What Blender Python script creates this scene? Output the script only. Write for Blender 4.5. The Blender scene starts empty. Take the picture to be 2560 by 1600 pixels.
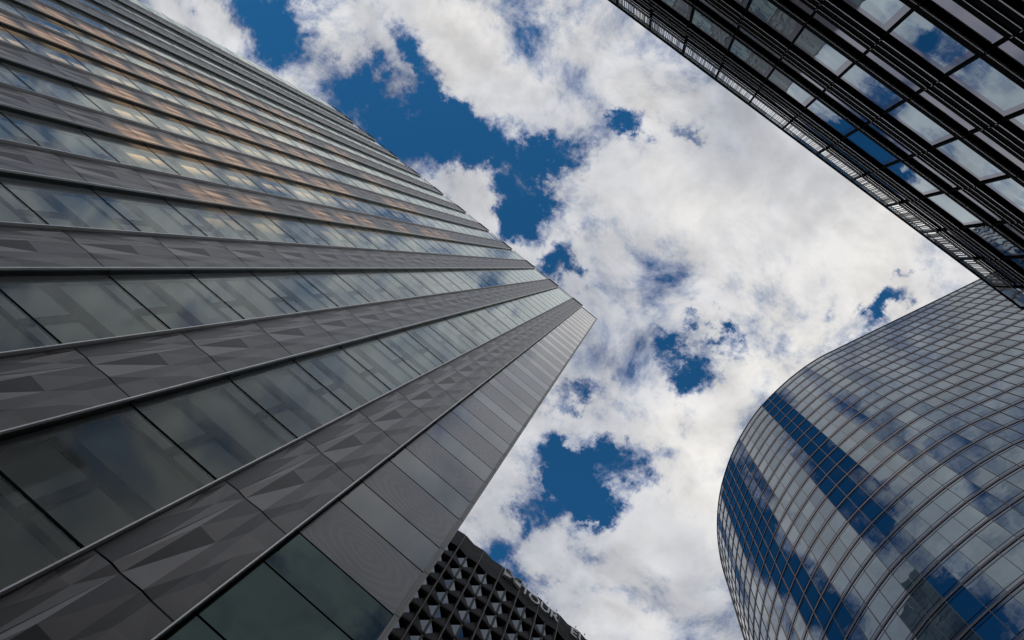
import bpy, math, random
from mathutils import Matrix, Vector
from mathutils.geometry import delaunay_2d_cdt
random.seed(7)
R = math.radians
sc = bpy.context.scene
COL = sc.collection

# ------------------------------------------------------------------ camera
EYE = 1.6
M = Matrix(((0.774107133, -0.627257823, 0.085473801),
            (-0.610155711, -0.775259804, -0.163347004),
            (0.168725089, 0.074295753, -0.982859087)))
cam_d = bpy.data.cameras.new('camera')
cam_d.sensor_width = 36.0
cam_d.lens = 36.0 * 1733 / 2560
cam_d.clip_start = 0.1
cam_d.clip_end = 5000
cam = bpy.data.objects.new('camera', cam_d)
COL.objects.link(cam)
cam.matrix_world = Matrix.Translation((0, 0, EYE)) @ M.to_4x4()
sc.camera = cam

# ------------------------------------------------------------------ light
SUN_AZ, SUN_EL = R(60), R(15)
sdir = Vector((-math.cos(SUN_EL) * math.cos(SUN_AZ), -math.cos(SUN_EL) * math.sin(SUN_AZ), math.sin(SUN_EL)))
sl = bpy.data.lights.new('sun', 'SUN')
sl.energy = 5.0
sl.angle = R(0.5)
sl.color = (1.0, 0.56, 0.27)
so = bpy.data.objects.new('sun', sl)
COL.objects.link(so)
so.rotation_euler = sdir.to_track_quat('Z', 'Y').to_euler()
sc.view_settings.view_transform = 'Standard'
sc.view_settings.look = 'None'
sc.view_settings.exposure = 0.0
sc.view_settings.gamma = 1.0
try:
    sc.cycles.max_bounces = 8
    sc.cycles.caustics_reflective = False
    sc.cycles.caustics_refractive = False
    sc.cycles.transparent_max_bounces = 12
    sc.cycles.sample_clamp_indirect = 4
except Exception:
    pass

BLOBS = [(-0.435, -0.037, 15.331, 4.263, -10.099, 49.636, 0.7), (-0.303, 0.014, 9.437, -4.901, 12.464, 24.423, 1.2), (-0.366, -0.0, 26.029, -2.712, 4.962, 36.095, 0.7), (-0.184, -0.056, 9.391, -18.917, 31.663, 17.115, 0.9), (-0.182, 0.025, 20.07, 18.607, -17.197, 19.43, 1.1), (-0.128, -0.156, 15.88, -21.731, 47.507, 37.969, 0.9), (-0.064, -0.206, 27.454, -22.488, 51.665, 70.489, 0.7), (-0.088, 0.045, -4.017, -27.404, 50.669, -7.371, 0.9), (-0.052, 0.051, 58.653, -46.933, 34.039, 43.071, 0.7), (0.16, 0.045, 20.897, -7.648, 12.81, 37.541, 1.0), (0.11, -0.002, 48.027, -39.374, 52.705, 65.296, 0.7), (0.163, -0.006, 39.112, -14.427, 26.832, 80.337, 0.6), (0.046, 0.193, 16.557, -18.749, 51.447, 43.106, 0.7), (0.152, 0.238, 9.081, -10.317, 29.796, 23.978, 0.95), (0.148, 0.321, 17.803, -9.835, 15.477, 25.476, 0.95), (0.199, 0.238, 23.531, -19.054, 32.934, 37.499, 0.7), (0.301, -0.181, 1.509, -32.076, 56.981, -1.948, 1.0), (0.277, -0.234, 52.415, -44.803, 64.788, 82.585, 0.7), (0.28, -0.12, 13.852, -22.916, 43.3, 24.474, 0.45), (-0.604, 0.042, 13.711, 0.35, 2.225, 39.56, 0.26), (-0.674, 0.039, 19.68, -1.12, 8.65, 63.085, 0.25), (-0.477, 0.031, 17.118, 0.094, 2.359, 42.184, 0.36), (-0.615, -0.007, 15.945, -11.969, 42.349, 61.036, 0.25), (0.173, 0.465, 20.418, -16.14, 34.45, 37.272, 0.35), (0.294, 0.374, 16.49, -6.063, 17.612, 44.409, 0.35), (0.221, 0.363, 28.027, -22.489, 47.703, 52.348, 0.3), (-0.188, 0.068, 44.88, -35.272, 24.909, 32.29, 0.6), (0.199, 0.096, 44.475, -36.493, 25.31, 29.922, 0.35), (0.239, -0.05, 19.966, -16.692, 43.256, 52.744, 0.25), (0.094, -0.207, 4.893, -2.844, 3.448, 6.799, -0.55), (-0.36, -0.176, 14.432, -11.37, 16.294, 23.435, -0.4), (-0.65, 0.048, 12.368, -0.748, 3.622, 26.158, -0.15), (-0.359, -0.119, 14.019, -4.24, 5.347, 18.106, -0.4), (0.194, 0.137, 18.941, -15.474, 8.797, 10.301, -0.3), (-0.756, 0.13, 12.004, -0.527, 3.683, 25.345, -0.3), (-0.275, -0.092, 17.266, -5.403, 9.828, 32.503, -0.3), (0.03, 0.294, 13.101, -14.723, 24.387, 20.056, -0.35), (0.098, -0.026, 22.566, -18.516, 17.524, 21.918, -0.3), (0.218, 0.029, 7.159, -18.123, 26.811, 9.22, -0.3), (0.288, 0.252, 14.604, -11.931, 11.846, 13.17, -0.35), (0.139, 0.183, 25.936, -20.963, 26.162, 30.634, -0.3), (0.06, 0.395, 20.356, -15.983, 16.964, 19.149, -0.25), (-0.5, 0.035, 9.994, 0.349, -0.997, 28.554, 0.25), (-0.45, 0.09, 4.981, 0.436, -2.905, 33.206, 0.6), (-0.04, 0.36, 16.667, 0.0, -0.0, 12.5, 0.8), (-0.13, 0.37, 2.443, 6.712, -12.529, 4.56, 1.1), (-0.3, 0.47, 5.331, -2.486, 6.502, 13.943, 1.1), (-0.37, 0.4, 16.667, 0.0, -0.0, 25.0, 0.8), (-0.36, 0.22, -3.936, 2.273, -5.556, -9.623, -0.6), (-0.55, 0.3, -7.831, 2.85, -5.7, -15.662, -0.5), (0.13, 0.298, 13.333, 0.0, -0.0, 33.333, 1.1), (0.115, 0.395, 24.744, 14.286, -16.667, 28.868, 0.8), (0.125, 0.455, 33.333, 0.0, -0.0, 45.455, 0.7), (0.2, 0.465, 33.56, 12.215, -17.101, 46.985, 0.3), (0.17, 0.5, 12.5, 0.0, -0.0, 20.0, -0.35), (0.16, 0.4, 33.333, 0.0, -0.0, 20.0, -0.3), (-0.74, 0.036, 8.328, 0.291, -0.698, 19.988, 0.7), (-0.35, -0.165, -7.575, -1.336, 4.961, -28.137, 0.4)]

class NT:
    """small helper round a node tree"""
    def __init__(s, tree):
        s.t = tree; s.n = tree.nodes; s.l = tree.links
    def link(s, a, b):
        s.l.new(a, b)
    def _in(s, sock, v):
        if v is None: return
        if hasattr(v, 'is_output') or isinstance(v, bpy.types.NodeSocket): s.l.new(v, sock)
        else: sock.default_value = v
    def math(s, op, a, b=None, c=None, clamp=False):
        n = s.n.new('ShaderNodeMath'); n.operation = op; n.use_clamp = clamp
        s._in(n.inputs[0], a); s._in(n.inputs[1], b)
        if c is not None: s._in(n.inputs[2], c)
        return n.outputs[0]
    def vmath(s, op, a, b=None):
        n = s.n.new('ShaderNodeVectorMath'); n.operation = op
        s._in(n.inputs[0], a)
        if b is not None: s._in(n.inputs[1], b)
        return n.outputs['Value'] if op in ('DOT_PRODUCT', 'LENGTH') else n.outputs['Vector']
    def noise(s, vec, scale, detail=8, rough=0.55, dist=0.0):
        n = s.n.new('ShaderNodeTexNoise'); n.noise_dimensions = '3D'
        if vec is not None: s.l.new(vec, n.inputs['Vector'])
        n.inputs['Scale'].default_value = scale
        n.inputs['Detail'].default_value = detail
        n.inputs['Roughness'].default_value = rough
        n.inputs['Distortion'].default_value = dist
        return n
    def ramp(s, fac, stops, interp='LINEAR'):
        n = s.n.new('ShaderNodeValToRGB'); n.color_ramp.interpolation = interp
        el = n.color_ramp.elements
        while len(el) < len(stops): el.new(0.5)
        for e, (p, c) in zip(el, stops):
            e.position = p; e.color = tuple(c) + (1,) if len(c) == 3 else c
        s._in(n.inputs['Fac'], fac)
        return n.outputs['Color']
    def mix(s, fac, a, b, blend='MIX'):
        n = s.n.new('ShaderNodeMix'); n.data_type = 'RGBA'; n.blend_type = blend
        s._in(n.inputs[0], fac)
        s._in(n.inputs[6], a if not isinstance(a, tuple) or len(a) == 4 else a + (1,))
        s._in(n.inputs[7], b if not isinstance(b, tuple) or len(b) == 4 else b + (1,))
        return n.outputs[2]

# ------------------------------------------------------------------ sky with broken cloud
w = bpy.data.worlds.new('World')
sc.world = w
w.use_nodes = True
T = NT(w.node_tree)
T.n.clear()
sky = T.n.new('ShaderNodeTexSky')
sky.sky_type = 'NISHITA'
sky.sun_disc = False
sky.sun_elevation = SUN_EL
sky.sun_rotation = math.atan2(sdir.x, sdir.y)
sky.altitude = 300
sky.air_density = 1.0
sky.dust_density = 0.3
sky.ozone_density = 3.0
tc = T.n.new('ShaderNodeTexCoord')
sep = T.n.new('ShaderNodeSeparateXYZ')
T.link(tc.outputs['Generated'], sep.inputs[0])
zc = T.math('MAXIMUM', sep.outputs[2], 0.1)
px = T.math('DIVIDE', sep.outputs[0], zc)
py = T.math('DIVIDE', sep.outputs[1], zc)
cmb = T.n.new('ShaderNodeCombineXYZ')
T.link(px, cmb.inputs[0]); T.link(py, cmb.inputs[1]); cmb.inputs[2].default_value = 1.0
P0 = cmb.outputs[0]
wn = T.noise(P0, 11, 8, 0.68)
wv = T.vmath('SUBTRACT', wn.outputs['Color'], (0.5, 0.5, 0.5))
wv = T.vmath('MULTIPLY', wv, (0.19, 0.19, 0.0))
P1 = T.vmath('ADD', P0, wv)
fb = T.noise(P0, 6.6, 15, 0.67, 0.3).outputs['Fac']
fb2 = T.noise(P0, 2.1, 4, 0.5, 0.3).outputs['Fac']
acc = T.math('MULTIPLY_ADD', T.math('SUBTRACT', fb, 0.5), 4.0, 0.86)
for (cx, cy, a, b, c, d, wt) in BLOBS:
    u = T.vmath('DOT_PRODUCT', P1, (a, b, -(a * cx + b * cy)))
    v = T.vmath('DOT_PRODUCT', P1, (c, d, -(c * cx + d * cy)))
    q = T.math('MULTIPLY_ADD', v, v, T.math('MULTIPLY', u, u))
    t = T.math('MAXIMUM', T.math('MULTIPLY_ADD', q, -0.33, 1.0), 0.0)
    t = T.math('MULTIPLY', t, t)
    acc = T.math('MULTIPLY_ADD', t, -wt * (1.22 if wt > 0 else 0.9), acc)
# broad breaks in the cloud away from the zenith
rad = T.vmath('LENGTH', T.vmath('MULTIPLY', P0, (1, 1, 0)))
mr = T.n.new('ShaderNodeMapRange'); mr.interpolation_type = 'SMOOTHSTEP'
T.link(rad, mr.inputs[0]); mr.inputs[1].default_value = 0.6; mr.inputs[2].default_value = 1.1
far = mr.outputs[0]
brk = T.math('MULTIPLY', T.math('SUBTRACT', fb2, 0.48), 5.0)
acc = T.math('MULTIPLY_ADD', T.math('MULTIPLY', brk, far), -1.0, acc)
dens = T.math('MAXIMUM', T.math('MINIMUM', acc, 1.5), 0.0)
dn = T.math('DIVIDE', dens, 1.5)
blue = T.mix(1.0, sky.outputs[0], (0.32, 1.12, 1.45), 'MULTIPLY')
shade = T.noise(P0, 2.6, 4, 0.5, 0.1).outputs['Fac']
cloudcol = T.ramp(dn, [(0.0, (0.9, 1.8, 3.6)), (0.16, (1.8, 2.4, 3.9)), (0.32, (3.3, 3.8, 5.1)), (0.46, (5.6, 5.9, 6.5)), (0.60, (7.5, 7.45, 7.5)), (0.78, (8.3, 8.15, 8.0)), (1.0, (7.8, 7.7, 7.6))])
off = T.vmath('ADD', P0, (-0.016, -0.028, 0.0))
fbs = T.noise(off, 6.2, 6, 0.55, 0.25).outputs['Fac']
fbc = T.noise(P0, 6.2, 6, 0.55, 0.25).outputs['Fac']
relief = T.math('MULTIPLY_ADD', T.math('SUBTRACT', fbc, fbs), 2.6, 0.93)
relief = T.math('MINIMUM', T.math('MAXIMUM', relief, 0.62), 1.13)
rc = T.n.new('ShaderNodeCombineColor')
for q_, e_ in enumerate((1.0, 1.0, 1.0)): T.link(relief, rc.inputs[q_])
cloudcol = T.mix(0.48, cloudcol, rc.outputs[0], 'MULTIPLY')
shd = T.ramp(shade, [(0.34, (0.62, 0.655, 0.73)), (0.48, (0.86, 0.875, 0.91)), (0.60, (1.05, 1.04, 1.02))])
cloudcol = T.mix(1.0, cloudcol, shd, 'MULTIPLY')
mask = T.n.new('ShaderNodeMapRange'); mask.interpolation_type = 'SMOOTHSTEP'
T.link(dn, mask.inputs[0]); mask.inputs[1].default_value = 0.0; mask.inputs[2].default_value = 0.30
skycol = T.mix(mask.outputs[0], blue, cloudcol)
bg = T.n.new('ShaderNodeBackground')
T.link(skycol, bg.inputs[0]); bg.inputs[1].default_value = 0.1
wo = T.n.new('ShaderNodeOutputWorld')
T.link(bg.outputs[0], wo.inputs[0])
try:
    w.cycles.sampling_method = 'MANUAL'
    w.cycles.sample_map_resolution = 512
except Exception:
    pass

# ------------------------------------------------------------------ materials
def mat(name):
    m = bpy.data.materials.new(name); m.use_nodes = True
    return m, m.node_tree.nodes['Principled BSDF'], NT(m.node_tree)

def simple(name, col, rough=0.6, metal=0.0, spec=0.5, var=0.15, scale=3.0, bump=0.0):
    m, p, t = mat(name)
    tcn = t.n.new('ShaderNodeTexCoord')
    n = t.noise(tcn.outputs['Object'], scale, 6, 0.6)
    lo = tuple(c * (1 - var) for c in col); hi = tuple(c * (1 + var) for c in col)
    c = t.ramp(n.outputs['Fac'], [(0.3, lo), (0.7, hi)])
    t.link(c, p.inputs['Base Color'])
    p.inputs['Roughness'].default_value = rough
    p.inputs['Metallic'].default_value = metal
    p.inputs['Specular IOR Level'].default_value = spec
    if bump:
        b = t.n.new('ShaderNodeBump'); b.inputs['Strength'].default_value = bump; b.inputs['Distance'].default_value = 0.02
        n2 = t.noise(tcn.outputs['Object'], scale * 12, 5, 0.6)
        t.link(n2.outputs['Fac'], b.inputs['Height']); t.link(b.outputs[0], p.inputs['Normal'])
    return m

def mirror_glass(name, lo, hi, rough=0.015, bump=0.04, bscale=0.5, metal=1.0):
    """coated reflecting glass, each pane a slightly different tint and slightly bowed"""
    m, p, t = mat(name)
    g = t.n.new('ShaderNodeNewGeometry')
    c = t.ramp(g.outputs['Random Per Island'], [(0.0, lo), (0.45, tuple((a + b) / 2 for a, b in zip(lo, hi))), (1.0, hi)])
    t.link(c, p.inputs['Base Color'])
    p.inputs['Metallic'].default_value = metal
    p.inputs['Roughness'].default_value = rough
    tcn = t.n.new('ShaderNodeTexCoord')
    n = t.noise(tcn.outputs['Object'], bscale, 2, 0.5)
    b = t.n.new('ShaderNodeBump'); b.inputs['Strength'].default_value = bump; b.inputs['Distance'].default_value = 0.2
    t.link(n.outputs['Fac'], b.inputs['Height']); t.link(b.outputs[0], p.inputs['Normal'])
    return m

def clear_glass(name, tint, refl, rough=0.02, bump=0.02):
    m, p, t = mat(name)
    t.n.remove(p)
    out = [n for n in t.n if n.type == 'OUTPUT_MATERIAL'][0]
    tr = t.n.new('ShaderNodeBsdfTransparent'); tr.inputs[0].default_value = tint + (1,)
    gl = t.n.new('ShaderNodeBsdfGlossy'); gl.inputs['Roughness'].default_value = rough
    gl.inputs['Color'].default_value = (0.86, 0.94, 0.92, 1)
    lw = t.n.new('ShaderNodeFresnel'); lw.inputs[0].default_value = 1.45
    f = t.math('MULTIPLY_ADD', lw.outputs[0], 1.5, refl - 0.03, clamp=True)
    tcn = t.n.new('ShaderNodeTexCoord')
    n = t.noise(tcn.outputs['Object'], 0.6, 3, 0.5)
    b = t.n.new('ShaderNodeBump'); b.inputs['Strength'].default_value = bump; b.inputs['Distance'].default_value = 0.2
    t.link(n.outputs['Fac'], b.inputs['Height']); t.link(b.outputs[0], gl.inputs['Normal'])
    mx = t.n.new('ShaderNodeMixShader')
    t.link(f, mx.inputs[0]); t.link(tr.outputs[0], mx.inputs[1]); t.link(gl.outputs[0], mx.inputs[2])
    df = t.n.new('ShaderNodeBsdfDiffuse')
    n3 = t.noise(tcn.outputs['Object'], 0.35, 4, 0.55)
    t.link(t.ramp(n3.outputs['Fac'], [(0.3, (0.68, 0.74, 0.72)), (0.7, (0.78, 0.83, 0.81))]), df.inputs['Color'])
    m2 = t.n.new('ShaderNodeMixShader'); m2.inputs[0].default_value = 0.17      # fine printed dot screen
    t.link(mx.outputs[0], m2.inputs[1]); t.link(df.outputs[0], m2.inputs[2])
    t.link(m2.outputs[0], out.inputs[0])
    return m

MT = {}
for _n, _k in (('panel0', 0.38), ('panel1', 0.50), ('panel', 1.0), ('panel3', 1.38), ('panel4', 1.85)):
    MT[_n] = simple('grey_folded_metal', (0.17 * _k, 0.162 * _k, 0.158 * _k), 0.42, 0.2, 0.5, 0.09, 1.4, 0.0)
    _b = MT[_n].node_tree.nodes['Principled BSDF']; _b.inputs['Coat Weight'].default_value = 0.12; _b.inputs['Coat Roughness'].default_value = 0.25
MT['reveal'] = simple('brown_grey_reveal_metal', (0.018, 0.017, 0.0165), 0.5, 0.1, 0.3, 0.2, 0.7)
MT['silver'] = simple('bright_metal_trim', (0.80, 0.80, 0.78), 0.35, 0.45, 0.5, 0.12, 0.8)
MT['dark'] = simple('dark_metal', (0.003, 0.0033, 0.004), 0.7, 0.0, 0.04, 0.3, 2.0)
MT['charcoal'] = simple('charcoal_metal', (0.05, 0.052, 0.056), 0.4, 0.5, 0.5, 0.2, 1.0)
MT['post'] = simple('grey_edge_metal', (0.20, 0.20, 0.195), 0.45, 0.4, 0.5, 0.12, 1.0)
MT['pale'] = simple('pale_blind', (0.80, 0.84, 0.80), 0.7, 0, 0.3, 0.12, 0.6)
MT['frame'] = simple('window_frame_metal', (0.05, 0.054, 0.056), 0.6, 0.0, 0.3, 0.15, 0.8)
MT['glassA'] = clear_glass('clear_facade_glass', (0.96, 1.0, 0.98), -0.015, 0.03, 0.0)
MT['fritA'] = None
MT['green'] = simple('pale_green_glazed_panel', (0.085, 0.118, 0.11), 0.12, 0.0, 0.7, 0.08, 0.5)
MT['glassB'] = mirror_glass('blue_mirror_glass', (0.33, 0.42, 0.46), (0.42, 0.50, 0.54), 0.012, 0.05, 0.6)
MT['reflB'] = mirror_glass('violet_glass_reflection', (0.24, 0.24, 0.28), (0.27, 0.265, 0.30), 0.06, 0.05, 0.6)  # dim ledge reflection painted as a pane border; narrow panes share it
MT['glassC'] = mirror_glass('blue_curtain_glass', (0.105, 0.148, 0.188), (0.178, 0.222, 0.262), 0.015, 0.03, 0.5)
MT['glassC2'] = mirror_glass('grey_spandrel_glass', (0.12, 0.14, 0.175), (0.18, 0.19, 0.23), 0.05, 0.03, 0.5)
MT['mullC'] = simple('anodised_mullion', (0.11, 0.10, 0.095), 0.4, 0.4, 0.5, 0.1, 1.0)
MT['ringC'] = simple('grey_ledge_metal', (0.11, 0.11, 0.125), 0.4, 0.5, 0.5, 0.15, 0.6)
MT['lip'] = simple('thin_metal_lip', (0.7, 0.68, 0.66), 0.35, 0.8, 0.5, 0.2, 1.0)
MT['slot'] = simple('frosted_slat', (0.82, 0.86, 0.82), 0.5, 0.0, 0.5, 0.1, 4.0)
MT['concD'] = simple('weathered_dark_concrete', (0.042, 0.041, 0.042), 0.85, 0, 0.3, 0.35, 0.9, 0.15)
MT['ribD'] = simple('grey_rib_metal', (0.16, 0.16, 0.16), 0.55, 0.2, 0.4, 0.2, 1.0)
MT['postD'] = simple('grey_concrete_post', (0.085, 0.083, 0.082), 0.8, 0, 0.3, 0.2, 1.0)
MT['brown'] = simple('dark_brown_panel', (0.045, 0.022, 0.012), 0.4, 0.1, 0.4, 0.3, 6.0)
MT['glassD'] = mirror_glass('steel_blue_glass', (0.075, 0.10, 0.125), (0.105, 0.125, 0.15), 0.03, 0.04, 0.4)
MT['letter'] = simple('grey_sign_metal', (0.62, 0.64, 0.65), 0.5, 0.1, 0.5, 0.1, 2.0)
MT['paving'] = simple('granite_paving', (0.36, 0.345, 0.33), 0.8, 0, 0.4, 0.2, 0.8, 0.1)
MT['stone'] = simple('beige_blocker', (0.72, 0.69, 0.65), 0.85, 0, 0.3, 0.15, 0.3, 0.1)
MT['roof'] = simple('grey_roof_felt', (0.14, 0.14, 0.14), 0.9, 0, 0.3, 0.15, 0.5)

MT['glassLow'] = mirror_glass('dark_green_glass', (0.035, 0.055, 0.052), (0.05, 0.07, 0.066), 0.03, 0.05, 0.5)
MT['gratingB'] = simple('dark_teal_grating', (0.42, 0.52, 0.54), 0.5, 0.0, 0.5, 0.2, 2.0)
MT['slot'] = simple('grey_screen_slat', (0.16, 0.165, 0.16), 0.5, 0.3, 0.5, 0.2, 4.0)

_b = MT['green'].node_tree.nodes['Principled BSDF']; _b.inputs['Coat Weight'].default_value = 0.7; _b.inputs['Coat Roughness'].default_value = 0.04

def moire():
    m, p, t = mat('opaque_panel_with_rippled_print')
    tcn = t.n.new('ShaderNodeTexCoord')
    mp = t.n.new('ShaderNodeMapping'); t.link(tcn.outputs['Object'], mp.inputs[0])
    mp.inputs['Scale'].default_value = (1.0, 1.0, 1.5)
    wv = t.n.new('ShaderNodeTexWave'); wv.wave_type = 'RINGS'; wv.rings_direction = 'SPHERICAL'
    t.link(mp.outputs[0], wv.inputs['Vector'])
    wv.inputs['Scale'].default_value = 1.0; wv.inputs['Distortion'].default_value = 5.0
    wv.inputs['Detail'].default_value = 1.5; wv.inputs['Detail Scale'].default_value = 1.0
    n = t.noise(tcn.outputs['Object'], 0.6, 3, 0.5)
    f = t.math('MULTIPLY', wv.outputs['Fac'], n.outputs['Fac'])
    c = t.ramp(f, [(0.0, (0.065, 0.062, 0.066)), (0.35, (0.105, 0.10, 0.104)), (0.6, (0.145, 0.14, 0.142))])
    t.link(c, p.inputs['Base Color'])
    p.inputs['Roughness'].default_value = 0.3
    p.inputs['Coat Weight'].default_value = 0.6; p.inputs['Coat Roughness'].default_value = 0.05
    return m
MT['fritA'] = moire()

# ------------------------------------------------------------------ mesh builder
class MB:
    def __init__(s):
        s.v = []; s.f = []; s.m = []
    def poly(s, pts, mi=0):
        b = len(s.v); s.v += [tuple(p) for p in pts]
        s.f.append(tuple(range(b, b + len(pts)))); s.m.append(mi)
    def box(s, x0, x1, y0, y1, z0, z1, mi=0):
        b = len(s.v)
        s.v += [(x, y, z) for z in (z0, z1) for y in (y0, y1) for x in (x0, x1)]
        for q in ((0, 2, 3, 1), (4, 5, 7, 6), (0, 1, 5, 4), (2, 6, 7, 3), (0, 4, 6, 2), (1, 3, 7, 5)):
            s.f.append(tuple(b + i for i in q)); s.m.append(mi)
    def obox(s, o, ax, ay, az, mi=0):
        """box from corner o with edge vectors"""
        o, ax, ay, az = map(Vector, (o, ax, ay, az))
        b = len(s.v)
        s.v += [tuple(o + ax * i + ay * j + az * k) for k in (0, 1) for j in (0, 1) for i in (0, 1)]
        for q in ((0, 2, 3, 1), (4, 5, 7, 6), (0, 1, 5, 4), (2, 6, 7, 3), (0, 4, 6, 2), (1, 3, 7, 5)):
            s.f.append(tuple(b + i for i in q)); s.m.append(mi)
    def mesh(s, name, mats):
        me = bpy.data.meshes.new(name)
        me.from_pydata(s.v, [], s.f)
        for m in mats: me.materials.append(MT[m])
        me.polygons.foreach_set('material_index', s.m)
        me.update()
        return me
    def build(s, name, mats, parent=None, label=None, kind=None):
        me = s.mesh(name, mats)
        return link(name, me, parent, label, kind)

def link(name, me, parent=None, label=None, kind=None, loc=None):
    o = bpy.data.objects.new(name, me); COL.objects.link(o)
    if parent is not None:
        o.parent = parent
        o.matrix_parent_inverse = parent.matrix_world.inverted()
    if loc is not None:
        o.location = loc
        if parent is not None:
            o.matrix_parent_inverse = Matrix.Identity(4)
            o.location = Vector(loc) - parent.location
    if label: o['label'] = label
    if kind: o['kind'] = kind
    return o

def thing(name, label, cat, loc, group=None):
    o = bpy.data.objects.new(name, None); COL.objects.link(o)
    o.location = loc
    o.matrix_world = Matrix.Translation(loc)
    o['label'] = label; o['category'] = cat
    if group: o['group'] = group
    return o

MI = M.transposed()
def score(p, n=None):
    d = Vector(p) - Vector((0, 0, EYE))
    c = MI @ d
    if c.z > -0.1: return 0
    u = 1733 * c.x / -c.z; v = 1733 * c.y / -c.z
    if abs(u) > 1330 or abs(v) > 850: return 0
    s = 1.0 / d.length_squared
    if n is not None:
        s *= max(0.0, -Vector(n).dot(d.normalized()))
    return s

def split(items, key, cap=100):
    """indices of the cap items that show largest"""
    order = sorted(range(len(items)), key=lambda i: -key(items[i]))
    return set(i for i in order[:cap] if key(items[i]) > 0)

E = EYE
# ================================================================== GROUND
g = MB(); g.box(-900, 900, -900, 900, -1.0, 0.0)
go = g.build('paving', ['paving']); go['kind'] = 'structure'; go['label'] = 'pale granite paving of the square between the towers'

# ================================================================== TOWER A : folded metal pilasters and glass
k = 0.46
ta = thing('office_tower', 'tall grey tower of folded metal bands and wide glass strips filling the left side', 'tower', (-27.0, 20.0, 0.0))
YG, YT, YM = 9.5, 9.2, 9.42        # end bay glass, pilaster face, main glass
TOPA = 236.2 * k + E
tips = [-(4.685 + 10.302 * i) * k for i in range(11)]
silv = [t - 4.22 * k for t in tips]
LEFT = -120.3 * k
zA = [E + (30.4 + 8.42 * n) * k for n in range(-3, 26)]
FH = 8.42 * k
# shape of one folded panel: lattice points (u, v) and the pushed-out depth of each, creases between them
PV = {'b': (0.05, 1.0), 'l1': (0.205, 1.0), 'l2': (0.33, 1.0), 'l3': (0.59, 1.0), 'l4': (0.725, 1.0), 'tl': (0, 1), 'tr': (1, 1),
      'a': (0.0, 0.79), 'c': (0.084, 0.769), 'e': (0.191, 0.79), 'o': (0.722, 0.77), 'p': (1.0, 0.787),
      'd': (0.094, 0.562), 'h': (0.344, 0.555), 'i': (0.593, 0.556), 'r': (0.852, 0.557),
      'f': (0.0, 0.31), 'g': (0.229, 0.275), 'q': (0.74, 0.30), 's': (0.866, 0.279), 't': (1.0, 0.297),
      'bb': (0.05, 0.0), 'm1': (0.205, 0.0), 'm2': (0.33, 0.0), 'm3': (0.59, 0.0), 'm4': (0.725, 0.0), 'bl': (0, 0), 'br': (1, 0)}
PD = {'b': .02, 'l1': .09, 'l2': .00, 'l3': .09, 'l4': .01, 'tl': 0, 'tr': 0,
      'a': .01, 'c': .12, 'e': .00, 'o': .12, 'p': .01,
      'd': .02, 'h': .13, 'i': .00, 'r': .10,
      'f': .01, 'g': .11, 'q': .01, 's': .13, 't': .01,
      'bb': .02, 'm1': .09, 'm2': .00, 'm3': .09, 'm4': .01, 'bl': 0, 'br': 0}
# facets and the tone given to each: 0 darkest .. 4 palest
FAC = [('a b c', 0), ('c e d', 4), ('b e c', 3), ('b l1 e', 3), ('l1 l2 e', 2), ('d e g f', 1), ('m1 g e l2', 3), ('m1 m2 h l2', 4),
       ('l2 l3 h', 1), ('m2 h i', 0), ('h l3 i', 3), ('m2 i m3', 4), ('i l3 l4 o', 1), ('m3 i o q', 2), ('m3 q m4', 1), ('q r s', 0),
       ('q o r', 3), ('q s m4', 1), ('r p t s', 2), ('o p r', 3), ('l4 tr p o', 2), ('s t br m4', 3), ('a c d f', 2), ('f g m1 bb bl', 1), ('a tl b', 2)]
PE = []
for vs, tone in FAC:
    vs = vs.split()
    PE += [a + ' ' + b for a, b in zip(vs, vs[1:] + vs[:1])]
names = list(PV)
idx = {n: i for i, n in enumerate(names)}
edges = [(idx[a], idx[b]) for a, b in (e.split() for e in PE)]
ring = [['tl', 'b', 'l1', 'l2', 'l3', 'l4', 'tr'], ['tr', 'p', 't', 'br'], ['br', 'm4', 'm3', 'm2', 'm1', 'bb', 'bl'], ['bl', 'f', 'a', 'tl']]
for rr in ring:
    for a, b in zip(rr, rr[1:]): edges.append((idx[a], idx[b]))
def inside(pt, poly):
    c = False
    for (x0, y0), (x1, y1) in zip(poly, poly[1:] + poly[:1]):
        if (y0 > pt[1]) != (y1 > pt[1]) and pt[0] < (x1 - x0) * (pt[1] - y0) / (y1 - y0) + x0: c = not c
    return c
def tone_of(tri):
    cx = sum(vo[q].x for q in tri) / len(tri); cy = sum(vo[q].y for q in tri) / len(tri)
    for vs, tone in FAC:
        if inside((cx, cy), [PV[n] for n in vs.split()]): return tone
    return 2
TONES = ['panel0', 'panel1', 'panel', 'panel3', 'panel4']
PW = 4.22 * k - 0.10
GAP = 0.024
vo, eo, fo, ov, oe, of = delaunay_2d_cdt([Vector(PV[n]) for n in names], edges, [], 0, 1e-5)
dep = []
for i, v in enumerate(vo):
    o = ov[i]
    if o: dep.append(PD[names[o[0]]])
    else:
        nn = min(names, key=lambda n: (Vector(PV[n]) - v).length); dep.append(PD[nn] * 0.8)
def panel_pts(z0, h):
    # returned relative to the silver edge (u=0) on plane YT
    out = []
    for v, d in zip(vo, dep):
        out.append((v.x * PW + 0.035, 0.10 - d * 0.36, z0 + GAP + v.y * (h - 2 * GAP)))
    return out
pmb = MB()
pts = panel_pts(0, FH)
for f in fo: pmb.poly([pts[i] for i in f], tone_of(f))
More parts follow.
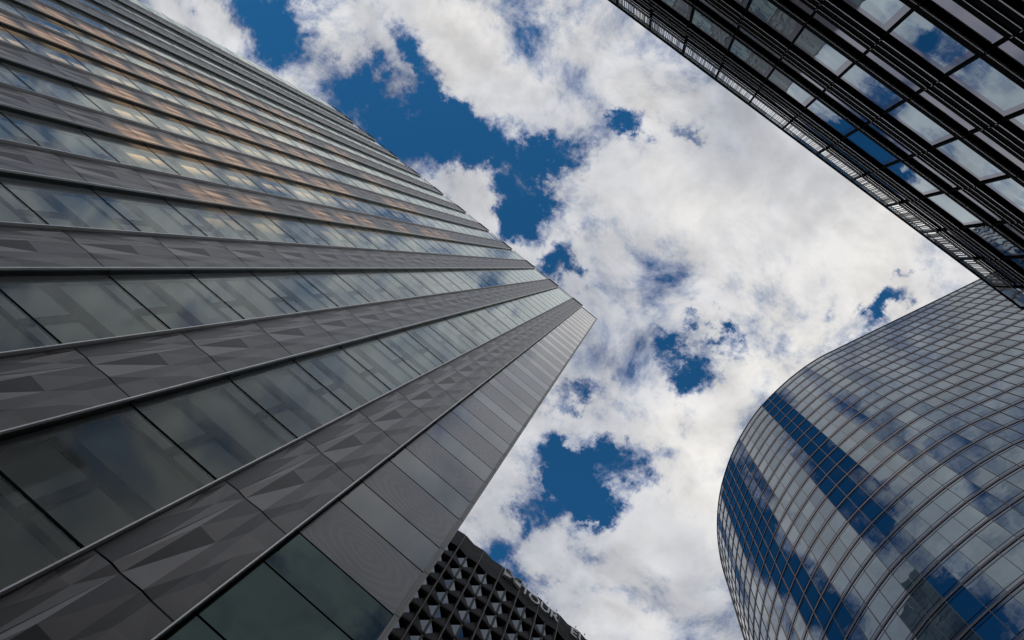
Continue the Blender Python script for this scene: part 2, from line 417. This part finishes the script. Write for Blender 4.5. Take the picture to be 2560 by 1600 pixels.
# thin return edges so the panel has thickness
for z in (GAP, FH - GAP):
    pmb.poly([(0.035, 0.10, z), (0.035 + PW, 0.10, z), (0.035 + PW, 0.2, z), (0.035, 0.2, z)])
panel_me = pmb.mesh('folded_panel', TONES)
items = [(i, n) for i in range(11) for n in range(len(zA)) if zA[n] + FH <= TOPA + 0.01]
big = split(items, lambda it: score((silv[it[0]] + 1, YT, zA[it[1]] + 2), (0, -1, 0)))
rest = MB()
for j, (i, n) in enumerate(items):
    if j in big:
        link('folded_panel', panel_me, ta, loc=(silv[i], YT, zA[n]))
    else:
        b = [(x + silv[i], y + YT, z + zA[n]) for x, y, z in pts]
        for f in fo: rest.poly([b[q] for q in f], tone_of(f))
ztop = zA[-1] if zA[-1] + FH > TOPA else zA[-1] + FH
ztop = max(z for z in zA if z <= TOPA); 
for i in range(11):
    if TOPA - ztop > 0.1:
        b = [(x + silv[i], y + YT, ztop + (z) * (TOPA - ztop) / FH) for x, y, z in pts]
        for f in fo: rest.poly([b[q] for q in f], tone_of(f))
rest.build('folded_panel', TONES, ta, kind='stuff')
for i in range(11):
    s0, t0 = silv[i], tips[i]
    mb = MB()   # dark backing box of the pilaster
    mb.box(s0 + 0.002, t0 - 0.002, YT + 0.105, (YG if i == 0 else YM) + 0.03, 0.0, TOPA - 0.05)
    mb.build('pilaster_core', ['reveal'], ta)
    mb = MB()
    mb.box(s0 - 0.03, s0 + 0.0, YT - 0.03, YM - 0.01, 0.0, TOPA, 0)
    mb.build('edge_trim', ['silver'], ta)
    mb = MB()
    mb.box(t0 - 0.028, t0 + 0.004, YT - 0.03, YT + 0.045, 0.0, TOPA, 0)
    mb.box(t0 - 0.02, t0 + 0.012, YT + 0.05, YT + 0.10, 0.0, TOPA, 1)
    for z in zA: mb.box(t0 + 0.005, t0 + 0.03, YT + 0.06, YM - 0.01, z - 0.01, z + 0.01, 1)
    mb.box(s0 - 0.03, t0 + 0.03, YT - 0.05, YT + 0.12, TOPA, TOPA + 0.09, 1)
    mb.build('edge_trim', ['silver', 'charcoal'], ta)
# glass panes
pan = []
for i in range(11):
    x0 = tips[i + 1] + 0.02 if i < 10 else LEFT
    x1 = silv[i] - 0.05
    for n in range(len(zA)):
        z1 = min(zA[n] + FH, TOPA - 0.05)
        if z1 - zA[n] < 0.3: continue
        pan.append((x0, x1, zA[n], z1))
big = split(pan, lambda q: score(((q[0] + q[1]) / 2, YM, q[2] + 2), (0, -1, 0)))
rest = MB(); seam = MB()
for j, q in enumerate(pan):
    mb = MB() if j in big else rest
    mb.poly([(q[0], YM, q[2] + 0.02), (q[1], YM, q[2] + 0.02), (q[1], YM, q[3] - 0.02), (q[0], YM, q[3] - 0.02)])
    if j in big:
        brown = abs(q[1] - (silv[0] - 0.05)) < 0.01 and q[2] < zA[2] - 0.1
        mb.build('brown_panel' if brown else 'glass_pane', ['brown' if brown else 'glassA'], ta)
rest.build('glass_pane', ['glassA'], ta, kind='stuff')
for i in range(11):
    x0 = tips[i + 1] + 0.02 if i < 10 else LEFT
    x1 = silv[i] - 0.05
    mb = MB()
    for z in zA:
        mb.box(x0, x1, YM - 0.012, YM + 0.06, z - 0.03, z + 0.03, 0)
    mb.box(x1 - 0.02, x1 + 0.03, YM + 0.014, YM + 0.16, 0, TOPA - 0.1, 0)
    mb.build('transom', ['dark', 'frame'], ta)
    # inner facade behind the outer glass: pale blinds with dark H shaped frames
    yi = YM + 0.38
    mb = MB()
    mb.box(x0, x1, yi, yi + 0.05, 0, TOPA - 0.2, 0)
    for z in zA:
        if z > TOPA - 2: continue
        mb.box(x0, x1, yi - 0.07, yi - 0.002, z + 1.75, z + 2.25, 1)          # dark band
        xm = x0 + (x1 - x0) * 0.45
        if random.random() < 0.9:
            mb.box(xm, xm + 0.22, yi - 0.09, yi - 0.004, z + 0.05, z + 1.745, 1)
        mb.box(x0, x1, yi - 0.05, yi - 0.003, z - 0.12, z + 0.04, 1)
    mb.build('inner_window', ['pale', 'frame'], ta)
    mb = MB(); mb.box(x0, x1, YM - 0.02, YM + 0.06, TOPA - 0.06, TOPA + 0.03)
    mb.build('coping', ['charcoal'], ta)
# right end bay: wide opaque panels and narrow green glass in turn, then the corner post
x0, x1 = tips[0] + 0.03, 0.789
per = 8.42 * k
fr = []
z = E + 30.87 * 0.475 - 4 * per
while z < TOPA:
    fr.append((z, z + 0.588 * per, 'w')); fr.append((z + 0.588 * per, z + per, 'n')); z += per
for (a, b, kd) in fr:
    b = min(b, TOPA)
    if b - a < 0.2 or b < 0.2: continue
    a = max(a, 0.05)
    low = b < E + 31.2 * 0.475
    mb = MB(); xc, zcn = (x0 + x1) / 2, (a + b) / 2
    mb.box(x0 - xc, x1 - xc, 0, 0.03, a + 0.03 - zcn, b - 0.03 - zcn)
    if low:
        link('dark_glass_panel', mb.mesh('dark_glass_panel', ['glassLow']) if 'glassLow' in MT else mb.mesh('dark_glass_panel', ['green']), ta, loc=(xc, YG, zcn))
    else:
        link('opaque_panel' if kd == 'w' else 'green_glass_panel', mb.mesh('end_panel', ['fritA' if kd == 'w' else 'green']), ta, loc=(xc, YG, zcn))
mb = MB(); mb.box(x0 - 0.05, x1, YG + 0.035, YG + 0.3, 0, TOPA - 0.05); mb.build('end_bay_wall', ['dark'], ta)
mb = MB()
mb.box(0.789, 0.85, YG - 0.05, YG + 0.2, 0, TOPA + 0.03)
mb.box(0.857, 0.938, YG - 0.05, YG + 0.2, 0, TOPA + 0.03)
mb.box(0.85, 0.857, YG - 0.03, YG + 0.2, 0, TOPA)
for (a, b, kd) in fr:
    if b < TOPA: mb.box(0.785, 0.94, YG - 0.054, YG - 0.045, b - 0.006, b + 0.006, 1)
mb.build('corner_post', ['post', 'dark'], ta)
mb = MB()
mb.box(x0 - 0.1, 0.95, YG - 0.06, YG + 0.3, TOPA + 0.031, TOPA + 0.10)
mb.build('coping', ['dark'], ta)
mb = MB(); mb.box(LEFT, 0.90, YG + 0.75, 27, 0, TOPA - 0.3)
mb.box(LEFT, LEFT + 0.1, YG + 0.02, YG + 0.749, 0, TOPA - 0.3)
mb.build('tower_body', ['charcoal'], ta)
mb = MB()
for z in zA:
    for q in range(6):
        ya = YG + 0.32 + q * 2.86
        mb.poly([(0.932, ya + 0.03, z + 0.05), (0.932, ya + 2.83, z + 0.05), (0.932, ya + 2.83, min(z + FH - 0.05, TOPA)), (0.932, ya + 0.03, min(z + FH - 0.05, TOPA))])
mb.build('side_glazing', ['glassC'], ta)
mb = MB()
for x in (-8.2, -17.5, -30.4, -44.0):
    mb.box(x, x + 0.05, YG - 0.05, YG + 0.0, TOPA + 0.03, TOPA + 0.55)
mb.build('roof_rod', ['dark'], ta)

# ================================================================== BUILDING B : dark glazed block with black louvred ledges
YB = -7.16
tb = thing('office_block', 'black office block of mirror glass and black ledges at the upper right', 'office block', (-3.0, -14.0, 0.0))
mx = [2.585 + 1.5 * n for n in range(-9, 6)] + [11.33]
TOPB = 26.6 + E
FB = 3.53
XL, XR = mx[0], 11.33
zg = [19.92 + E + FB * j for j in range(-5, 2)]       # undersides of the ledge groups
BLR = 10.05                                          # ledges stop short of the corner
panes = []
for a, b in zip(mx, mx[1:]):
    for j, z in enumerate(zg):
        zlo = z - 1.70
        if zlo < 0.3: continue
        panes.append((a + 0.03, b - 0.03, zlo, z, 'big'))
        nar0 = z - 1.70 - 0.30 - 0.78
        panes.append((a + 0.03, b - 0.03, nar0 - 0.1, z - 1.91, 'narrow'))
    panes.append((a + 0.02, b - 0.02, 18.22 + E + 2 * FB + (0.96 if b < XR - 0.9 else 0.01), TOPB - 0.02, 'parapet'))
    panes.append((a + 0.03, b - 0.03, zg[-1] + 0.86, 18.22 + E + 2 * FB - 0.28, 'narrow'))
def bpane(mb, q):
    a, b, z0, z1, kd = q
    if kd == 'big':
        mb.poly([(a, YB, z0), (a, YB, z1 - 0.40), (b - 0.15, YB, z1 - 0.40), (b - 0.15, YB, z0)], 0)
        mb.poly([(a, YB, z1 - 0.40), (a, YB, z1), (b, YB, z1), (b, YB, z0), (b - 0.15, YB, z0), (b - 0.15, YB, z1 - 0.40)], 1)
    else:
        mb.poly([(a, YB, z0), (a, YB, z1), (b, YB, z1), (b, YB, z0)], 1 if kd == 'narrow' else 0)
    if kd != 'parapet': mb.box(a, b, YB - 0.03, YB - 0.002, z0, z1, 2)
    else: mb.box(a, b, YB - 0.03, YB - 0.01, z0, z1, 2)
big = split(panes, lambda q: score(((q[0] + q[1]) / 2, YB, (q[2] + q[3]) / 2), (0, 1, 0)) * (q[3] - q[2]))
rest = MB()
for j, q in enumerate(panes):
    if j in big:
        mb = MB(); bpane(mb, q); mb.build('window_pane' if q[4] != 'parapet' else 'parapet_pane', ['glassB', 'reflB', 'dark'], tb)
    else: bpane(rest, q)
rest.build('window_pane', ['glassB', 'reflB', 'dark'], tb, kind='stuff')
for x in mx:
    mb = MB(); mb.box(x - 0.035, x + 0.035, YB - 0.04, YB + 0.045, 0, TOPB - 0.01, 0)
    mb.build('mullion', ['dark'], tb)
rng = random.Random(3)
for j, z in enumerate(zg):
    # three stacked black blades with thin bright lips
    mb = MB(); mb.box(XL, XR, YB - 0.03, YB + 0.03, z - 0.01, z + 0.86, 0)
    mb.build('spandrel', ['dark'], tb)
    for q in range(3):
        mb = MB(); zb = z + 0.30 * q
        for a, b in zip(mx, mx[1:]):
            bb = min(b, BLR + 0.35 * (q > 0))
            if a > BLR: break
            mb.box(a + 0.012, bb - 0.012, YB + 0.031, YB + 0.085, zb, zb + 0.22, 0)
            mb.box(a + 0.03, bb - 0.03, YB + 0.086, YB + 0.092, zb - 0.004, zb + (0.02 if q else 0.034), 1)
            mb.box(a - 0.004, a + 0.004, YB + 0.05, YB + 0.094, zb + 0.02, zb + 0.12, 1)
        mb.build('ledge_blade', ['dark', 'lip'], tb)
zw = [18.22 + E + FB * j for j in range(-4, 3)]       # tops of the walkway beams
for j, z in enumerate(zw):
    mb = MB()
    for a, b in zip(mx, mx[1:]):
        bb = min(b, BLR)
        if a > BLR: break
        mb.box(a + 0.006, bb - 0.006, YB + 0.07, YB + 0.10, z - 0.26, z - (0.12 if j == 6 else 0.02), 0)
        mb.box(a + 0.03, bb - 0.03, YB + 0.085, YB + 0.106, z - 0.278, z - 0.261, 1)
        mb.box(a + 0.006, a + 0.04, YB + 0.03, YB + 0.07, z - 0.25, z - 0.05, 0)
        mb.box(a - 0.006, a + 0.006, YB + 0.05, YB + 0.10, z - 0.275, z - 0.262, 1)
    mb.box(XL, BLR, YB + 0.0, YB + 0.045, z - 0.26, z - 0.23, 0)
    mb.build('walkway_beam', ['dark', 'silver'], tb)
    mb = MB()
    for a, b in zip(mx, mx[1:]):
        if b > BLR + 0.9: break
        x = a + 0.07
        while x < b - 0.07:
            ww = rng.choice((0.010, 0.014, 0.02))
            mb.box(x, x + ww, YB + 0.02, YB + 0.07, z - 0.24, z - 0.225, 0)
            x += ww + rng.choice((0.02, 0.03, 0.045))
    mb.box(XL, BLR, YB + 0.05, YB + 0.06, z - 0.205, z - 0.19, 0)
    mb.build('grating', ['gratingB'] if 'gratingB' in MT else ['charcoal'], tb)
# pale slatted screen in front of the parapet glass
z0 = 18.22 + E + 2 * FB
mb = MB()
for a, b in zip(mx, mx[1:]):
    if b > XR - 0.9: continue
    x = a + 0.09
    while x < b - 0.06:
        ww = rng.choice((0.01, 0.014, 0.018, 0.024))
        hh = 0.96
        mb.box(x, x + ww, YB + 0.05, YB + 0.075, z0 + 0.02, z0 + hh)
        x += ww + rng.choice((0.02, 0.03, 0.05, 0.07))
    mb.box(a, b, YB + 0.045, YB + 0.05, z0 + 0.94, z0 + 0.96); mb.box(a, b, YB + 0.045, YB + 0.05, z0 + 0.01, z0 + 0.03)
mb.build('slatted_screen', ['slot'], tb)
mb = MB(); mb.box(XL, XR + 0.02, YB - 0.05, YB + 0.03, TOPB - 0.019, TOPB + 0.05)
mb.build('coping', ['dark'], tb)
mb = MB(); mb.box(XL, XR, -26, YB - 0.06, 0, z0 - 0.3); mb.build('block_body', ['dark'], tb)
mb = MB(); mb.box(XL, XR, YB - 0.055, YB - 0.035, 0, z0 - 0.25); mb.build('backing_wall', ['dark'], tb)

# ================================================================== TOWER C : curved curtain wall
kc = 1.2
straight = [(36.36, -26.78)]
for i in range(20): straight.append((36.36 - 0.4235 * (i + 1), -26.78 + 0.9935 * (i + 1)))
# last straight point close to (27.86,-6.63)
straight = [(27.86 + 0.4225 * n, -6.63 - 0.9985 * n) for n in range(30, 0, -1)]
curve = [(27.858, -6.63), (27.452, -5.374), (27.099, -4.073), (26.83, -2.79), (26.60, -1.50), (26.44, -0.19), (26.315, 1.17), (26.235, 2.51), (26.20, 3.855), (26.24, 5.21), (26.40, 6.60), (26.62, 7.97), (26.89, 9.32), (27.225, 10.67), (27.63, 12.01), (28.12, 13.34), (28.67, 14.65), (29.26, 15.93), (29.90, 17.13)]
ang = R(61.5); x, y = curve[-1]
for i in range(26):
    ang -= R(2.85)
    x += 1.37 * math.cos(ang); y += 1.37 * math.sin(ang); curve.append((x, y))
outl = [Vector((a * kc, b * kc)) for a, b in straight + curve]
tcx = thing('glass_tower', 'curved blue glass tower with a rounded end at the lower right', 'tower', (50.0, 0.0, 0.0))
TOPC = 100 * kc + E
FC = 3.08 * kc
lev = [98.0 * kc + E - FC * n for n in range(0, 33)]
nrm = []
for i in range(len(outl)):
    a = outl[max(i - 1, 0)]; b = outl[min(i + 1, len(outl) - 1)]
    t = (b - a).normalized(); nrm.append(Vector((-t.y, t.x)))
cen = Vector((50, 5))
for i in range(len(nrm)):
    if nrm[i].dot(outl[i] - cen) < 0: nrm[i] = -nrm[i]
cp = []
rr = random.Random(11)
for i in range(len(outl) - 1):
    for n in range(-1, len(lev)):
        if n == -1: z0, z1 = lev[0] + 0.14, TOPC - 0.1
        else:
            z1 = lev[n] - 0.56; z0 = (lev[n] - FC) + 0.56
        if z0 < 0: continue
        cp.append((i, z0, z1, n))
def cpane(mb, q, cols=True):
    i, z0, z1, n = q
    a, b = outl[i], outl[i + 1]
    nm = Vector(((b - a).y, -(b - a).x)).normalized()
    if nm.dot(a - cen) < 0: nm = -nm
    # every pane sits a hair out of true
    tx = rr.uniform(-1, 1) * 0.0035; tz = rr.uniform(-1, 1) * 0.004
    P = [(a, z0, -tx - tz), (b, z0, tx - tz), (b, z1, tx + tz), (a, z1, -tx + tz)]
    mb.poly([(p.x + nm.x * o, p.y + nm.y * o, z) for p, z, o in P], 0)
def cscore(q):
    i, z0, z1, n = q
    a = (outl[i] + outl[i + 1]) / 2; nm = nrm[i]
    return score((a.x, a.y, (z0 + z1) / 2), (nm.x, nm.y, 0)) * (z1 - z0)
big = split(cp, cscore)
rest = MB()
for j, q in enumerate(cp):
    if j in big:
        mb = MB(); cpane(mb, q); mb.build('window_pane', ['glassC'], tcx)
    else: cpane(rest, q)
rest.build('window_pane', ['glassC'], tcx, kind='stuff')
def strip(mb, off0, off1, z0, z1, mi=0):
    """a band that follows the outline between two offsets"""
    for i in range(len(outl) - 1):
        a, b = outl[i], outl[i + 1]; na, nb = nrm[i], nrm[i + 1]
        A0, A1, B0, B1 = a + na * off0, a + na * off1, b + nb * off0, b + nb * off1
        q = [(A1, z0), (B1, z0), (B1, z1), (A1, z1)]
        mb.poly([(p.x, p.y, z) for p, z in q], mi)
        mb.poly([(p.x, p.y, z0) for p in (A0, B0, B1, A1)], mi)
        mb.poly([(p.x, p.y, z1) for p in (A0, A1, B1, B0)], mi)
for n, z in enumerate(lev):
    if z < 1: break
    mb = MB(); strip(mb, 0.0, 0.05, z - 0.12, z + 0.12, 0)
    strip(mb, 0.0, 0.012, z - 0.53, z - 0.49, 1)
    strip(mb, 0.0, 0.012, z + 0.49, z + 0.53, 1)
    strip(mb, 0.0, 0.02, z - 0.165, z - 0.121, 1)
    mb.build('floor_ledge', ['ringC', 'dark'], tcx)
    mb = MB()
    for i in range(len(outl) - 1):
        a, b = outl[i], outl[i + 1]
        for (u, v) in ((z - 0.49, z - 0.13), (z + 0.13, z + 0.49)):
            mb.poly([(a.x, a.y, u), (b.x, b.y, u), (b.x, b.y, v), (a.x, a.y, v)])
    mb.build('spandrel_strip', ['glassC2'], tcx)
for i, p in enumerate(outl):
    nm = nrm[i]; t = Vector((nm.y, -nm.x))
    mb = MB(); o = p - t * 0.022 + nm * 0.0
    mb.obox((o.x, o.y, 0), (t.x * 0.045, t.y * 0.045, 0), (nm.x * 0.055, nm.y * 0.055, 0), (0, 0, TOPC - 0.05))
    mb.build('mullion', ['mullC'], tcx)
mb = MB(); strip(mb, -0.3, 0.08, TOPC - 0.1, TOPC + 0.12); mb.build('coping', ['ringC'], tcx)
mb = MB()
back = [(p.x - nrm[i].x * 0.4, p.y - nrm[i].y * 0.4) for i, p in enumerate(outl)]
poly = back + [(95, back[-1][1]), (95, back[0][1])]
for (a, b) in zip(poly, poly[1:] + poly[:1]):
    mb.poly([(a[0], a[1], 0), (b[0], b[1], 0), (b[0], b[1], TOPC - 0.1), (a[0], a[1], TOPC - 0.1)])
mb.poly([(a[0], a[1], TOPC - 0.12) for a in poly])
mb.build('tower_body', ['dark'], tcx)

# ================================================================== TOWER D : faceted concrete
kd = 1.1
YD = 46.85 * kd
td = thing('concrete_tower', 'dark concrete tower of triangular coffered windows with roof lettering, bottom centre', 'tower', (20.0, YD + 12, 0.0))
SP = 3.645 * kd
ribs = [(6.08 + 3.645 * n) * kd for n in range(-4, 11)]
TOPD = 100 * kd + E
FD = 3.62 * kd
nodes = [95.55 * kd + E - FD * n for n in range(0, 26)]
REC, GC, GR = 0.30, 0.42, 0.92           # recess of the fold, glass depth at centre and at rib
cells = []
for i in range(len(ribs) - 1):
    for n in range(len(nodes) - 1):
        for sd in (-1, 1): cells.append((i, n, sd))
BH = 0.80                                # height of the floor band
def cell_pts(i, n, sd):
    xc = (ribs[i] + ribs[i + 1]) / 2
    xr = ribs[i] + 0.16 if sd < 0 else ribs[i + 1] - 0.16
    xm = xc + sd * 0.17
    zt = nodes[n] - (BH * 0.5 if n else 0.28); zb = nodes[n + 1] + BH * 0.5
    return dict(ct=(xm, YD + REC, zt), cb=(xm, YD + REC, zb), gct=(xm, YD + GC, zt), gcb=(xm, YD + GC, zb),
                rtf=(xr, YD + 0.02, zt), rtg=(xr, YD + GR, zt), rbf=(xr, YD + 0.02, zb), rbg=(xr, YD + GR, zb))
big = split(cells, lambda c: score(cell_pts(*c)['gct'], (0, -1, 0)))
rest = MB()
for j, c in enumerate(cells):
    p = cell_pts(*c)
    mb = MB() if j in big else rest
    mb.poly([p['gct'], p['rtg'], p['gcb']])
    if j in big: mb.build('window_pane', ['glassD'], td)
rest.build('window_pane', ['glassD'], td, kind='stuff')
bays = {}
def dcell(mb, i, n):
    for sd in (-1, 1):
        p = cell_pts(i, n, sd)
        mb.poly([p['ct'], p['rtf'], p['rtg'], p['gct']])            # soffit
        mb.poly([p['rtg'], p['rbf'], p['gcb']])                      # sloping facet
        mb.poly([p['gcb'], p['rbf'], p['cb']])
        mb.poly([p['rtf'], p['rtg'], p['rbf']])                      # jamb
        mb.poly([p['ct'], p['gct'], p['gcb'], p['cb']])              # centre jamb
        # folded floor band below the cell, with a ridge along its middle
        xr, xm = p['rbf'][0], p['cb'][0]
        z1 = p['cb'][2]; z0 = nodes[n + 1] - BH * 0.5; zm = z1 - BH * 0.62
        A = [(xm, YD + REC, z1), (xr, YD + 0.02, z1)]
        B = [(xm, YD + REC - 0.02, zm), (xr, YD - 0.0, zm)]
        C = [(xm, YD + REC, z0), (xr, YD + 0.02, z0)]
        mb.poly([A[0], A[1], (xr, YD - 0.04, zm)]); mb.poly([A[0], (xr, YD - 0.04, zm), (xm, YD + REC - 0.08, zm)])
        mb.poly([(xm, YD + REC - 0.08, zm), (xr, YD - 0.04, zm), C[1], C[0]])
fac = [(i, n) for i in range(len(ribs) - 1) for n in range(len(nodes) - 1)]
big = split(fac, lambda c: score(((ribs[c[0]] + ribs[c[0] + 1]) / 2, YD, nodes[c[1]]), (0, -1, 0)))
rest = MB()
for j, (i, n) in enumerate(fac):
    mb = MB() if j in big else rest
    dcell(mb, i, n)
    if j in big: mb.build('coffered_panel', ['concD'], td)
rest.build('coffered_panel', ['concD'], td, kind='stuff')
for i in range(len(ribs) - 1):
    xc = (ribs[i] + ribs[i + 1]) / 2; xa = ribs[i] + 0.09; xb = ribs[i + 1] - 0.09
    zt, zb = TOPD, nodes[0] - 0.28
    mb = MB()
    for (u0, y0, u1, y1) in ((xa, YD - 0.02, xc, YD + REC), (xc, YD + REC, xb, YD - 0.02)):
        mb.poly([(u0, y0, zb), (u1, y1, zb), (u1, y1, zt - 0.02), (u0, y0, zt - 0.02)])
        mb.poly([(u0, y0, zt - 0.02), (u1, y1, zt - 0.02), (u1, y1 + 0.25, zt), (u0, y0 + 0.25, zt)])
        # slight joint line: lower lip stands proud
        mb.poly([(u0, y0 - 0.05, zb), (u1, y1 - 0.05, zb), (u1, y1 - 0.05, zb + 0.62), (u0, y0 - 0.05, zb + 0.62)])
        mb.poly([(u0, y0 - 0.05, zb + 0.62), (u1, y1 - 0.05, zb + 0.62), (u1, y1 - 0.001, zb + 0.66), (u0, y0 - 0.001, zb + 0.66)])
        mb.poly([(u0, y0 - 0.05, zb), (u0, y0 + 0.3, zb), (u1, y1 + 0.3, zb), (u1, y1 - 0.05, zb)])
    mb.build('parapet_panel', ['concD'], td)
    mb = MB()
    for n in range(len(nodes) - 1):
        mb.box(xc - 0.17, xc + 0.17, YD + REC - 0.04, YD + GC + 0.1, nodes[n + 1] + 0.18, nodes[n] - 0.28)
    mb.build('centre_post', ['postD'], td)
for x in ribs:
    mb = MB()
    mb.box(x - 0.155, x - 0.06, YD - 0.03, YD + 0.3, 0, TOPD - 0.15, 0)
    mb.box(x - 0.045, x + 0.045, YD - 0.13, YD + 0.1, 0, TOPD - 0.35, 1)
    mb.box(x + 0.06, x + 0.155, YD - 0.03, YD + 0.3, 0, TOPD - 0.15, 0)
    mb.box(x - 0.1, x + 0.1, YD + 0.08, YD + 0.3, 0, TOPD - 0.2, 0)
    mb.build('rib', ['concD', 'ribD'], td)
mb = MB(); mb.box(ribs[0], ribs[-1], YD + GR + 0.1, YD + 25, 0, TOPD - 0.6); mb.build('tower_body', ['dark'], td)

# roof sign
sg = thing('roof_sign', 'pale grey metal letters spelling TOUR and a second word along the dark concrete parapet', 'sign', (22.0, YD - 0.3, 97.0 * kd))
def letter(ch, u, zc, h):
    cu = bpy.data.curves.new('letter', 'FONT'); cu.body = ch; cu.size = h / 0.73
    cu.align_x = 'CENTER'; cu.extrude = 0.07; cu.offset = 0.012 * h
    ob = bpy.data.objects.new('tmp', cu); COL.objects.link(ob)
    dg = bpy.context.evaluated_depsgraph_get(); dg.update()
    me = bpy.data.meshes.new_from_object(ob.evaluated_get(dg))
    bpy.data.objects.remove(ob)
    sf = (YD - 0.25) / YD
    Mx = Matrix.Translation((u * kd * sf, YD - 0.25, zc * kd * sf + E - h / 2 - 0.2)) @ Matrix.Rotation(R(90), 4, 'X')
    me.transform(Mx)
    me.materials.clear(); me.materials.append(MT['letter'])
    me.name = 'letter'
    o = link('letter', me, sg)
for ch, u in (('T', 18.0), ('O', 19.72), ('U', 21.75), ('R', 23.5), ('E', 27.2), ('U', 28.95), ('R', 30.85), ('O', 32.7), ('P', 34.7), ('E', 36.5)):
    letter(ch, u, 98.85, 2.15)
mb = MB()
for u in (17.9, 19.9, 21.9, 23.6, 27.3, 29.0, 31, 33):
    mb.box(u * kd - 0.03, u * kd + 0.03, YD - 0.30, YD - 0.05, TOPD - 0.05, TOPD + 0.28)
    mb.box(u * kd - 0.03, u * kd + 0.03, YD - 0.19, YD + 0.3, 98.6 * kd + E - 0.05, 98.6 * kd + E + 0.05)
mb.build('bracket', ['dark'], sg)

em = thing('roof_emblem', 'grey faceted emblem of two joined folded squares left of the roof lettering', 'emblem', (15.4 * kd, YD - 0.3, 97.5 * kd))
def eP(u, z, d=0.0):
    sf = (YD - 0.22) / YD
    return (u * kd * sf, YD - 0.22 - d, z * kd * sf + E)
uc = 15.42
for sd in (-1, 1):
    o = uc + sd * 1.52; i_ = uc + sd * 0.55
    TLo, BLo, Ti, Bi, Cc = (o, 99.9), (o, 97.75), (i_, 99.75), (i_, 98.1), (uc + sd * 0.02, 98.95)
    mb = MB()
    mid = (o, 98.9)
    mb.poly([eP(*TLo), eP(*Ti), eP(*Cc, .1)], 0)
    mb.poly([eP(*TLo, 0), eP(*mid, .25), eP(*Cc, .1)], 1)
    mb.poly([eP(*mid, .25), eP(*BLo), eP(*Cc, .1)], 0)
    mb.poly([eP(*BLo), eP(*Bi), eP(*Cc, .1)], 1)
    mb.build('folded_square', ['letter', 'charcoal'], em)
    mb = MB()
    loop = [TLo, BLo, Bi, Cc, Ti, TLo]
    for a, b in zip(loop, loop[1:]):
        A = Vector(eP(*a)); B = Vector(eP(*b)); dd = (B - A); nn = Vector((-dd.z, 0, dd.x)).normalized() * 0.07
        mb.obox(A - nn / 2 + Vector((0, -0.32, 0)), dd, nn, (0, 0.42, 0))
    mb.build('frame', ['letter'], em)

# ================================================================== unseen blocks added to shade the towers and shape the sun patches
def slab(name, label, x0, x1, y0, y1, h, m='stone'):
    t = thing(name, label, 'tower', ((x0 + x1) / 2, (y0 + y1) / 2, 0), 'unseen slabs added to block the sun')
    mb = MB(); mb.box(x0, x1, y0, y1, 0, h); mb.build('wall', [m], t)
    mb = MB()
    z = 4
    while z < h - 3:
        mb.box(x0 + 0.6, x1 - 0.6, y0 - 0.05, y1 + 0.05, z, z + 1.9); z += 3.8
    mb.build('window_band', ['glassD'], t)
    return t
YS, YF = -60, -220
CT, TE = 1 / math.tan(SUN_AZ), math.tan(SUN_EL) / math.sin(SUN_AZ)
def fx(x, y): return x - (y - YF) * CT          # where the sun ray through (x, y) crosses the far row
def fz(z, y): return z + (y - YF) * TE
slab('shade_slab', 'long unseen beige slab added as sun blocker at the far left of the row', -310, fx(-44.3, 9.2), YF - 12, YF, 182)
slab('shade_slab', 'low unseen beige slab added as sun blocker beneath the raised block', fx(-44.2, 9.2), fx(-16.7, 9.2), YF - 12, YF, fz(29, 9.2))
slab('shade_slab', 'tall unseen beige slab added as sun blocker right of the raised block', fx(-16.6, 9.2), fx(34, 51.5), YF - 12, YF, 206)
slab('shade_slab', 'medium unseen beige slab added as sun blocker, second from the right of the row', fx(34.5, 51.5), fx(31, -7), YF - 12, YF, fz(68, 5))
slab('shade_slab', 'unseen beige slab added as sun blocker at the right end of the row', fx(31, -6.9), fx(46, -34), YF - 12, YF, 186)
hb = thing('shade_block', 'solid unseen beige block added high between two slabs to block the sun', 'bridge', (fx(-30, 9.2), YF, 0))  # added block, stops the sun above the patches
mb = MB(); mb.box(fx(-44.2, 9.2), fx(-16.7, 9.2), YF - 10, YF - 1, fz(77, 9.2), 204); mb.build('shade_block_wall', ['stone'], hb)
lt = thing('sun_patch_screen', 'unseen lattice screen added to shape sun patches on the folded grey tower', 'bridge', (-70, YS, 0))  # added screen, its openings cut the sunlight into patches
DX, DZ = -69.2 / math.tan(SUN_AZ), 69.2 / math.sin(SUN_AZ) * math.tan(SUN_EL)
mb = MB()
lr = random.Random(5)
ZB = 29 + DZ; ZTT = ZB + 3.87 * 13
for xq in (-86.5, -53.5): mb.box(xq - 0.4, xq + 0.4, YS - 2, YS - 1, 0, ZTT)
nx = 7
xs = [silv[3] + DX - 0.4 + 4.74 * -q for q in range(-1, 7)]
z = ZB; row = 0
while z < ZTT - 0.1:
    z1 = z + 3.87
    for a in [v for v in sorted(xs)]:
        # bay whose opening lets one sun patch through; some bays are closed
        w0, w1 = a + 0.25, a + 2.1
        frac = (a + 85) / 30
        openz = lr.random() < 0.80 and not (row > 9 and frac > 0.75 and lr.random() < .5)
        mb.box(w1, a + 4.94, YS - 1.5, YS - 1.1, z, z1)
        if openz: mb.box(w0, w1, YS - 1.5, YS - 1.1, z, z + 0.8 + lr.uniform(0, 0.6))
        else: mb.box(w0, w1, YS - 1.5, YS - 1.1, z, z1)
    z = z1; row += 1
mb.box(-86.0, min(xs) + 0.25, YS - 1.5, YS - 1.1, ZB, ZTT)
mb.box(max(xs) + 4.9, -54.0, YS - 1.5, YS - 1.1, ZB, ZTT)
mb.build('lattice', ['stone'], lt)
